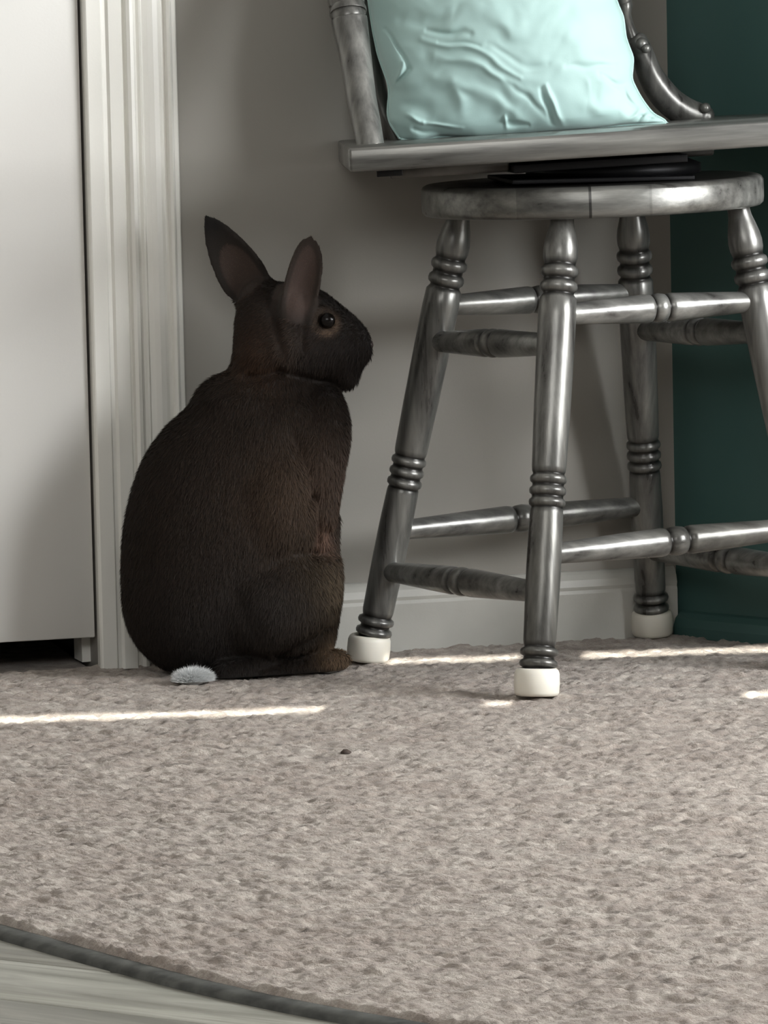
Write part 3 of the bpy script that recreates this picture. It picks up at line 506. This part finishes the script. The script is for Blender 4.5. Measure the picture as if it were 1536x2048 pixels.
# flat underside where it rests on the carpet
D = np.maximum(D, (.0005 - GZ))
def surface_nets(D, o, h):
    ins = D < 0; nx, ny, nz = D.shape
    cnt = np.zeros((nx - 1, ny - 1, nz - 1), np.int8)
    for i in (0, 1):
        for j in (0, 1):
            for k in (0, 1): cnt += ins[i:nx - 1 + i, j:ny - 1 + j, k:nz - 1 + k]
    act = (cnt > 0) & (cnt < 8); ci, cj, ck = np.nonzero(act); idm = -np.ones(act.shape, np.int32); idm[ci, cj, ck] = np.arange(len(ci))
    acc = np.zeros((len(ci), 3)); n = np.zeros(len(ci))
    cor = [(i, j, k) for i in (0, 1) for j in (0, 1) for k in (0, 1)]
    for a in cor:
        for ax in range(3):
            if a[ax]: continue
            b_ = list(a); b_[ax] = 1
            va = D[ci + a[0], cj + a[1], ck + a[2]]; vb = D[ci + b_[0], cj + b_[1], ck + b_[2]]; m = (va < 0) != (vb < 0)
            t = np.where(m, va / np.where(m, va - vb, 1), 0); p = np.array(a, float)[None] + np.zeros((len(ci), 3)); p[:, ax] += t
            acc += p * m[:, None]; n += m
    V = (acc / n[:, None] + np.stack([ci, cj, ck], -1)) * h + np.array(o)
    Q = []
    for ax in range(3):
        a1, a2 = (ax + 1) % 3, (ax + 2) % 3
        sl0 = [slice(None)] * 3; sl1 = [slice(None)] * 3; sl0[ax] = slice(0, -1); sl1[ax] = slice(1, None)
        A_, B_ = ins[tuple(sl0)], ins[tuple(sl1)]; I = np.stack(np.nonzero(A_ != B_), -1)
        I = I[(I[:, a1] > 0) & (I[:, a2] > 0) & (I[:, a1] < D.shape[a1] - 1) & (I[:, a2] < D.shape[a2] - 1)]
        fl = A_[I[:, 0], I[:, 1], I[:, 2]]
        q = []
        for (d1, d2) in ((-1, -1), (0, -1), (0, 0), (-1, 0)):
            J = I.copy(); J[:, a1] += d1; J[:, a2] += d2; q.append(idm[J[:, 0], J[:, 1], J[:, 2]])
        q = np.stack(q, -1); q[~fl] = q[~fl][:, ::-1]; Q.append(q)
    return V, np.concatenate(Q)
V, Q = surface_nets(D, (ox, oy, oz), h)
# relax
for _ in range(2):
    S_ = np.zeros_like(V); c = np.zeros(len(V))
    for i in range(4):
        for j in ((i + 1) % 4, (i + 3) % 4): np.add.at(S_, Q[:, i], V[Q[:, j]]); np.add.at(c, Q[:, i], 1)
    V = .5 * V + .5 * S_ / c[:, None]
# coat colours by body region (agouti brown, flank highlight and rump shade painted in)
PT = {k: np.array(v) for k, v in DATA['pts'].items()}
def blob(P, k, r): return np.exp(-(np.linalg.norm(P - PT[k], axis=1) / r) ** 2)[:, None]
def coat(P, jit=None):
    c = np.tile(np.array([.019, .0135, .0098]), (len(P), 1))
    def m(w_, rgb): 
        nonlocal c; c = c * (1 - w_) + np.array(rgb) * w_
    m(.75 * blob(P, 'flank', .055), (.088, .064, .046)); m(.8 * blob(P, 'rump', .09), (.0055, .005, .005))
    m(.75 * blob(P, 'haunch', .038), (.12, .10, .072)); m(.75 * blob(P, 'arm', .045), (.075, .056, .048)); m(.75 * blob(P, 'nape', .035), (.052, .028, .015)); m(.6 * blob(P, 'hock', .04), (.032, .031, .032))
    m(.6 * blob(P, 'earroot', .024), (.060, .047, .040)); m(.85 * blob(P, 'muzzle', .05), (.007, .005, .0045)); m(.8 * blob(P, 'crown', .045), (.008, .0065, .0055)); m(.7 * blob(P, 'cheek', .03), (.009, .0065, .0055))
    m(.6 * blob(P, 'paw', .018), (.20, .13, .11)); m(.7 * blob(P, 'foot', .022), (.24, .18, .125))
    e = P - PT['eye']; rr = np.linalg.norm(e, axis=1); ring = np.exp(-((rr - .0135) / .0042) ** 2)[:, None]; m(.85 * ring * (.35 + .65 * np.clip((e[:, :1] * .8 - e[:, 2:] * .9) / .010, 0, 1)), (.15, .115, .09))
    for (B, a_, b_, n_, Ln, W_, cup), tip in zip(ear_info, ('tip1', 'tip2')):
        q = P - B; ta = q @ a_; tb_ = q @ b_; tn = q @ n_ - (cup * tb_ ** 2 / W_ - .25 * cup * W_)
        on = ((ta > .012) & (np.linalg.norm(q - np.outer(ta, a_), axis=1) < W_ * 1.3) & (ta < Ln + .01))
        tl_ = ta / Ln; hi = .66 if tip == 'tip1' else .93; lo = -.12 if tip == 'tip1' else .02
        iw = np.clip(1 - np.abs((tl_ - (lo + hi) / 2) / ((hi - lo) / 2)) ** 2.5, 0, 1) ** .5 * W_ * .74
        inner = (on * np.clip((tn + .0004) / .0012, 0, 1) * np.clip((tl_ - .08) / .22, 0, 1) * np.clip((iw - np.abs(tb_)) / .003, 0, 1))[:, None]
        m(on[:, None] * .8 * np.clip((ta[:, None] - .012) / .03, 0, 1), (.022, .018, .015) if tip == 'tip1' else (.06, .048, .043)); m(inner * .85, (.085, .064, .058) if tip == 'tip1' else (.115, .086, .082))
        m(.95 * np.clip(blob(P, tip, .022) * (1.5 if tip == 'tip1' else .0), 0, 1), (.006, .005, .005))
    return c * np.array([.76, .66, .56])
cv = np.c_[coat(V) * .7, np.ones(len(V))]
M_skin, nt, b = new_mat('rabbit_coat', (.05, .035, .025, 1), .9)
at = nt.nodes.new('ShaderNodeAttribute'); at.attribute_name = 'Col'; nt.links.new(at.outputs['Color'], b.inputs['Base Color'])
M_fur, nt, b = new_mat('rabbit_fur', (.05, .035, .025, 1), .75)
at = nt.nodes.new('ShaderNodeAttribute'); at.attribute_name = 'Col'; nt.links.new(at.outputs['Color'], b.inputs['Base Color']); b.inputs['Specular IOR Level'].default_value = .25
body = fast_mesh('body', V, Q, M_skin, rab, cols=cv)
# short lying fur: one thin blade per hair
nf_ = 170000
A0 = V[Q[:, 0]]; A1 = V[Q[:, 1]]; A2 = V[Q[:, 2]]; A3 = V[Q[:, 3]]
fn = np.cross(A2 - A0, A3 - A1); ar_ = np.linalg.norm(fn, axis=1) + 1e-12; fn /= ar_[:, None]
ctr = (A0 + A1 + A2 + A3) / 4
p_ = ar_ * (ctr[:, 2] > .004); p_ /= p_.sum()
fi = rng.choice(len(Q), nf_, p=p_); uu, vv = rng.random((2, nf_, 1))
R = (A0[fi] * (1 - uu) + A1[fi] * uu) * (1 - vv) + (A3[fi] * (1 - uu) + A2[fi] * uu) * vv; Nf = fn[fi]
hd = np.array(PT['muzzle']); head_w = np.clip((R[:, 2] - .345) / .03, 0, 1)[:, None]
flow = np.tile(np.array([-.12, 0, -1.0]), (nf_, 1)); hf = np.tile(np.array([-.8, 0, -.45]), (nf_, 1))
flow = flow * (1 - head_w) + hf * head_w
isear = np.zeros(nf_, bool)
for (B, a_, b_, n_, Ln, W_, cup) in ear_info:
    q = R - B; ta = q @ a_; on = (ta > .015) & (np.linalg.norm(q - np.outer(ta, a_), axis=1) < W_ * 1.3) & (ta < Ln + .01)
    flow[on] = a_; isear |= on
flow += rng.normal(0, .22, (nf_, 3)); flow -= Nf * np.sum(flow * Nf, 1, keepdims=True); flow /= np.linalg.norm(flow, axis=1, keepdims=True) + 1e-9
ln = np.where(isear, .0030, .0085)[:, None] * rng.uniform(.6, 1.25, (nf_, 1)); ln = np.where((head_w > .5) & ~isear[:, None], ln * .65, ln)
dire = flow * .93 + Nf * rng.uniform(.18, .42, (nf_, 1)) * np.where(isear, .4, 1)[:, None]
side = np.cross(dire, Nf + rng.normal(0, .3, (nf_, 3))); side /= np.linalg.norm(side, axis=1, keepdims=True) + 1e-9
wd = np.where(isear, .00035, .00055)[:, None]
HV = np.stack([R - side * wd - Nf * .0004, R + side * wd - Nf * .0004, R + dire * ln], 1)
ok = HV[:, 2, 2] > .0015; 
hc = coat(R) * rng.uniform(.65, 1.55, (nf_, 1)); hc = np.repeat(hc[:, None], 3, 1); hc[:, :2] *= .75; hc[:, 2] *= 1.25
HV = HV[ok]; hc = hc[ok]
fur = fast_mesh('fur', HV.reshape(-1, 3), np.arange(len(HV) * 3).reshape(-1, 3), M_fur, rab, cols=np.c_[hc.reshape(-1, 3), np.ones(len(HV) * 3)], smooth=False); fur['kind'] = 'stuff'
M_eye, nt, b = new_mat('rabbit_eye', (.004, .003, .0025, 1), .22); b.inputs['Specular IOR Level'].default_value = .25
for k_ in ('eye', 'eye2'):
    e = ellipsoid('eye', DATA[k_], (.0087, .0070, .0087), M_eye, rab); e['label'] = 'dark round eye'
M_nose, _, _ = new_mat('rabbit_nose', (.03, .018, .016, 1), .5)
ellipsoid('nose', DATA['nose'], (.0045, .006, .0045), M_nose, rab)
# tail: white tuft with its own hairs
x, y, z, rx, ry, rz = DATA['tail']
M_tail, nt, b = new_mat('white_tail_fur', srgb(236, 238, 238), .85)
tv = []; tf = []
bm = bmesh.new(); bmesh.ops.create_uvsphere(bm, u_segments=32, v_segments=18, radius=1)
for v in bm.verts:
    n_ = Vector(v.co); v.co = Vector((n_.x * rx, n_.y * ry, n_.z * rz)) * (1 + .08 * sin(n_.x * 9) * cos(n_.z * 7))
tv = [tuple(v.co) for v in bm.verts]; tf = [tuple(v.index for v in f.verts) for f in bm.faces]
dirs_ = rng.normal(0, 1, (9000, 3)); dirs_ /= np.linalg.norm(dirs_, axis=1, keepdims=True)
for dd in dirs_:
    r_ = dd * np.array([rx, ry, rz]) * .97; tip = r_ + dd * np.array([1, .8, .7]) * rng.uniform(.004, .009) + rng.normal(0, .0015, 3) + np.array([.001, -.001, .001]); 
    if tip[2] + z < .0008: tip[2] = .0008 - z
    sd = np.cross(dd, rng.normal(0, 1, 3)); sd = sd / np.linalg.norm(sd) * .0003; k_ = len(tv); tv += [tuple(r_ - sd), tuple(r_ + sd), tuple(tip)]; tf.append((k_, k_ + 1, k_ + 2))
bm.free()
tl = mesh('tail', tv, tf, M_tail, rab, loc=(x, y, z)); tl['label'] = 'small white tail tuft'
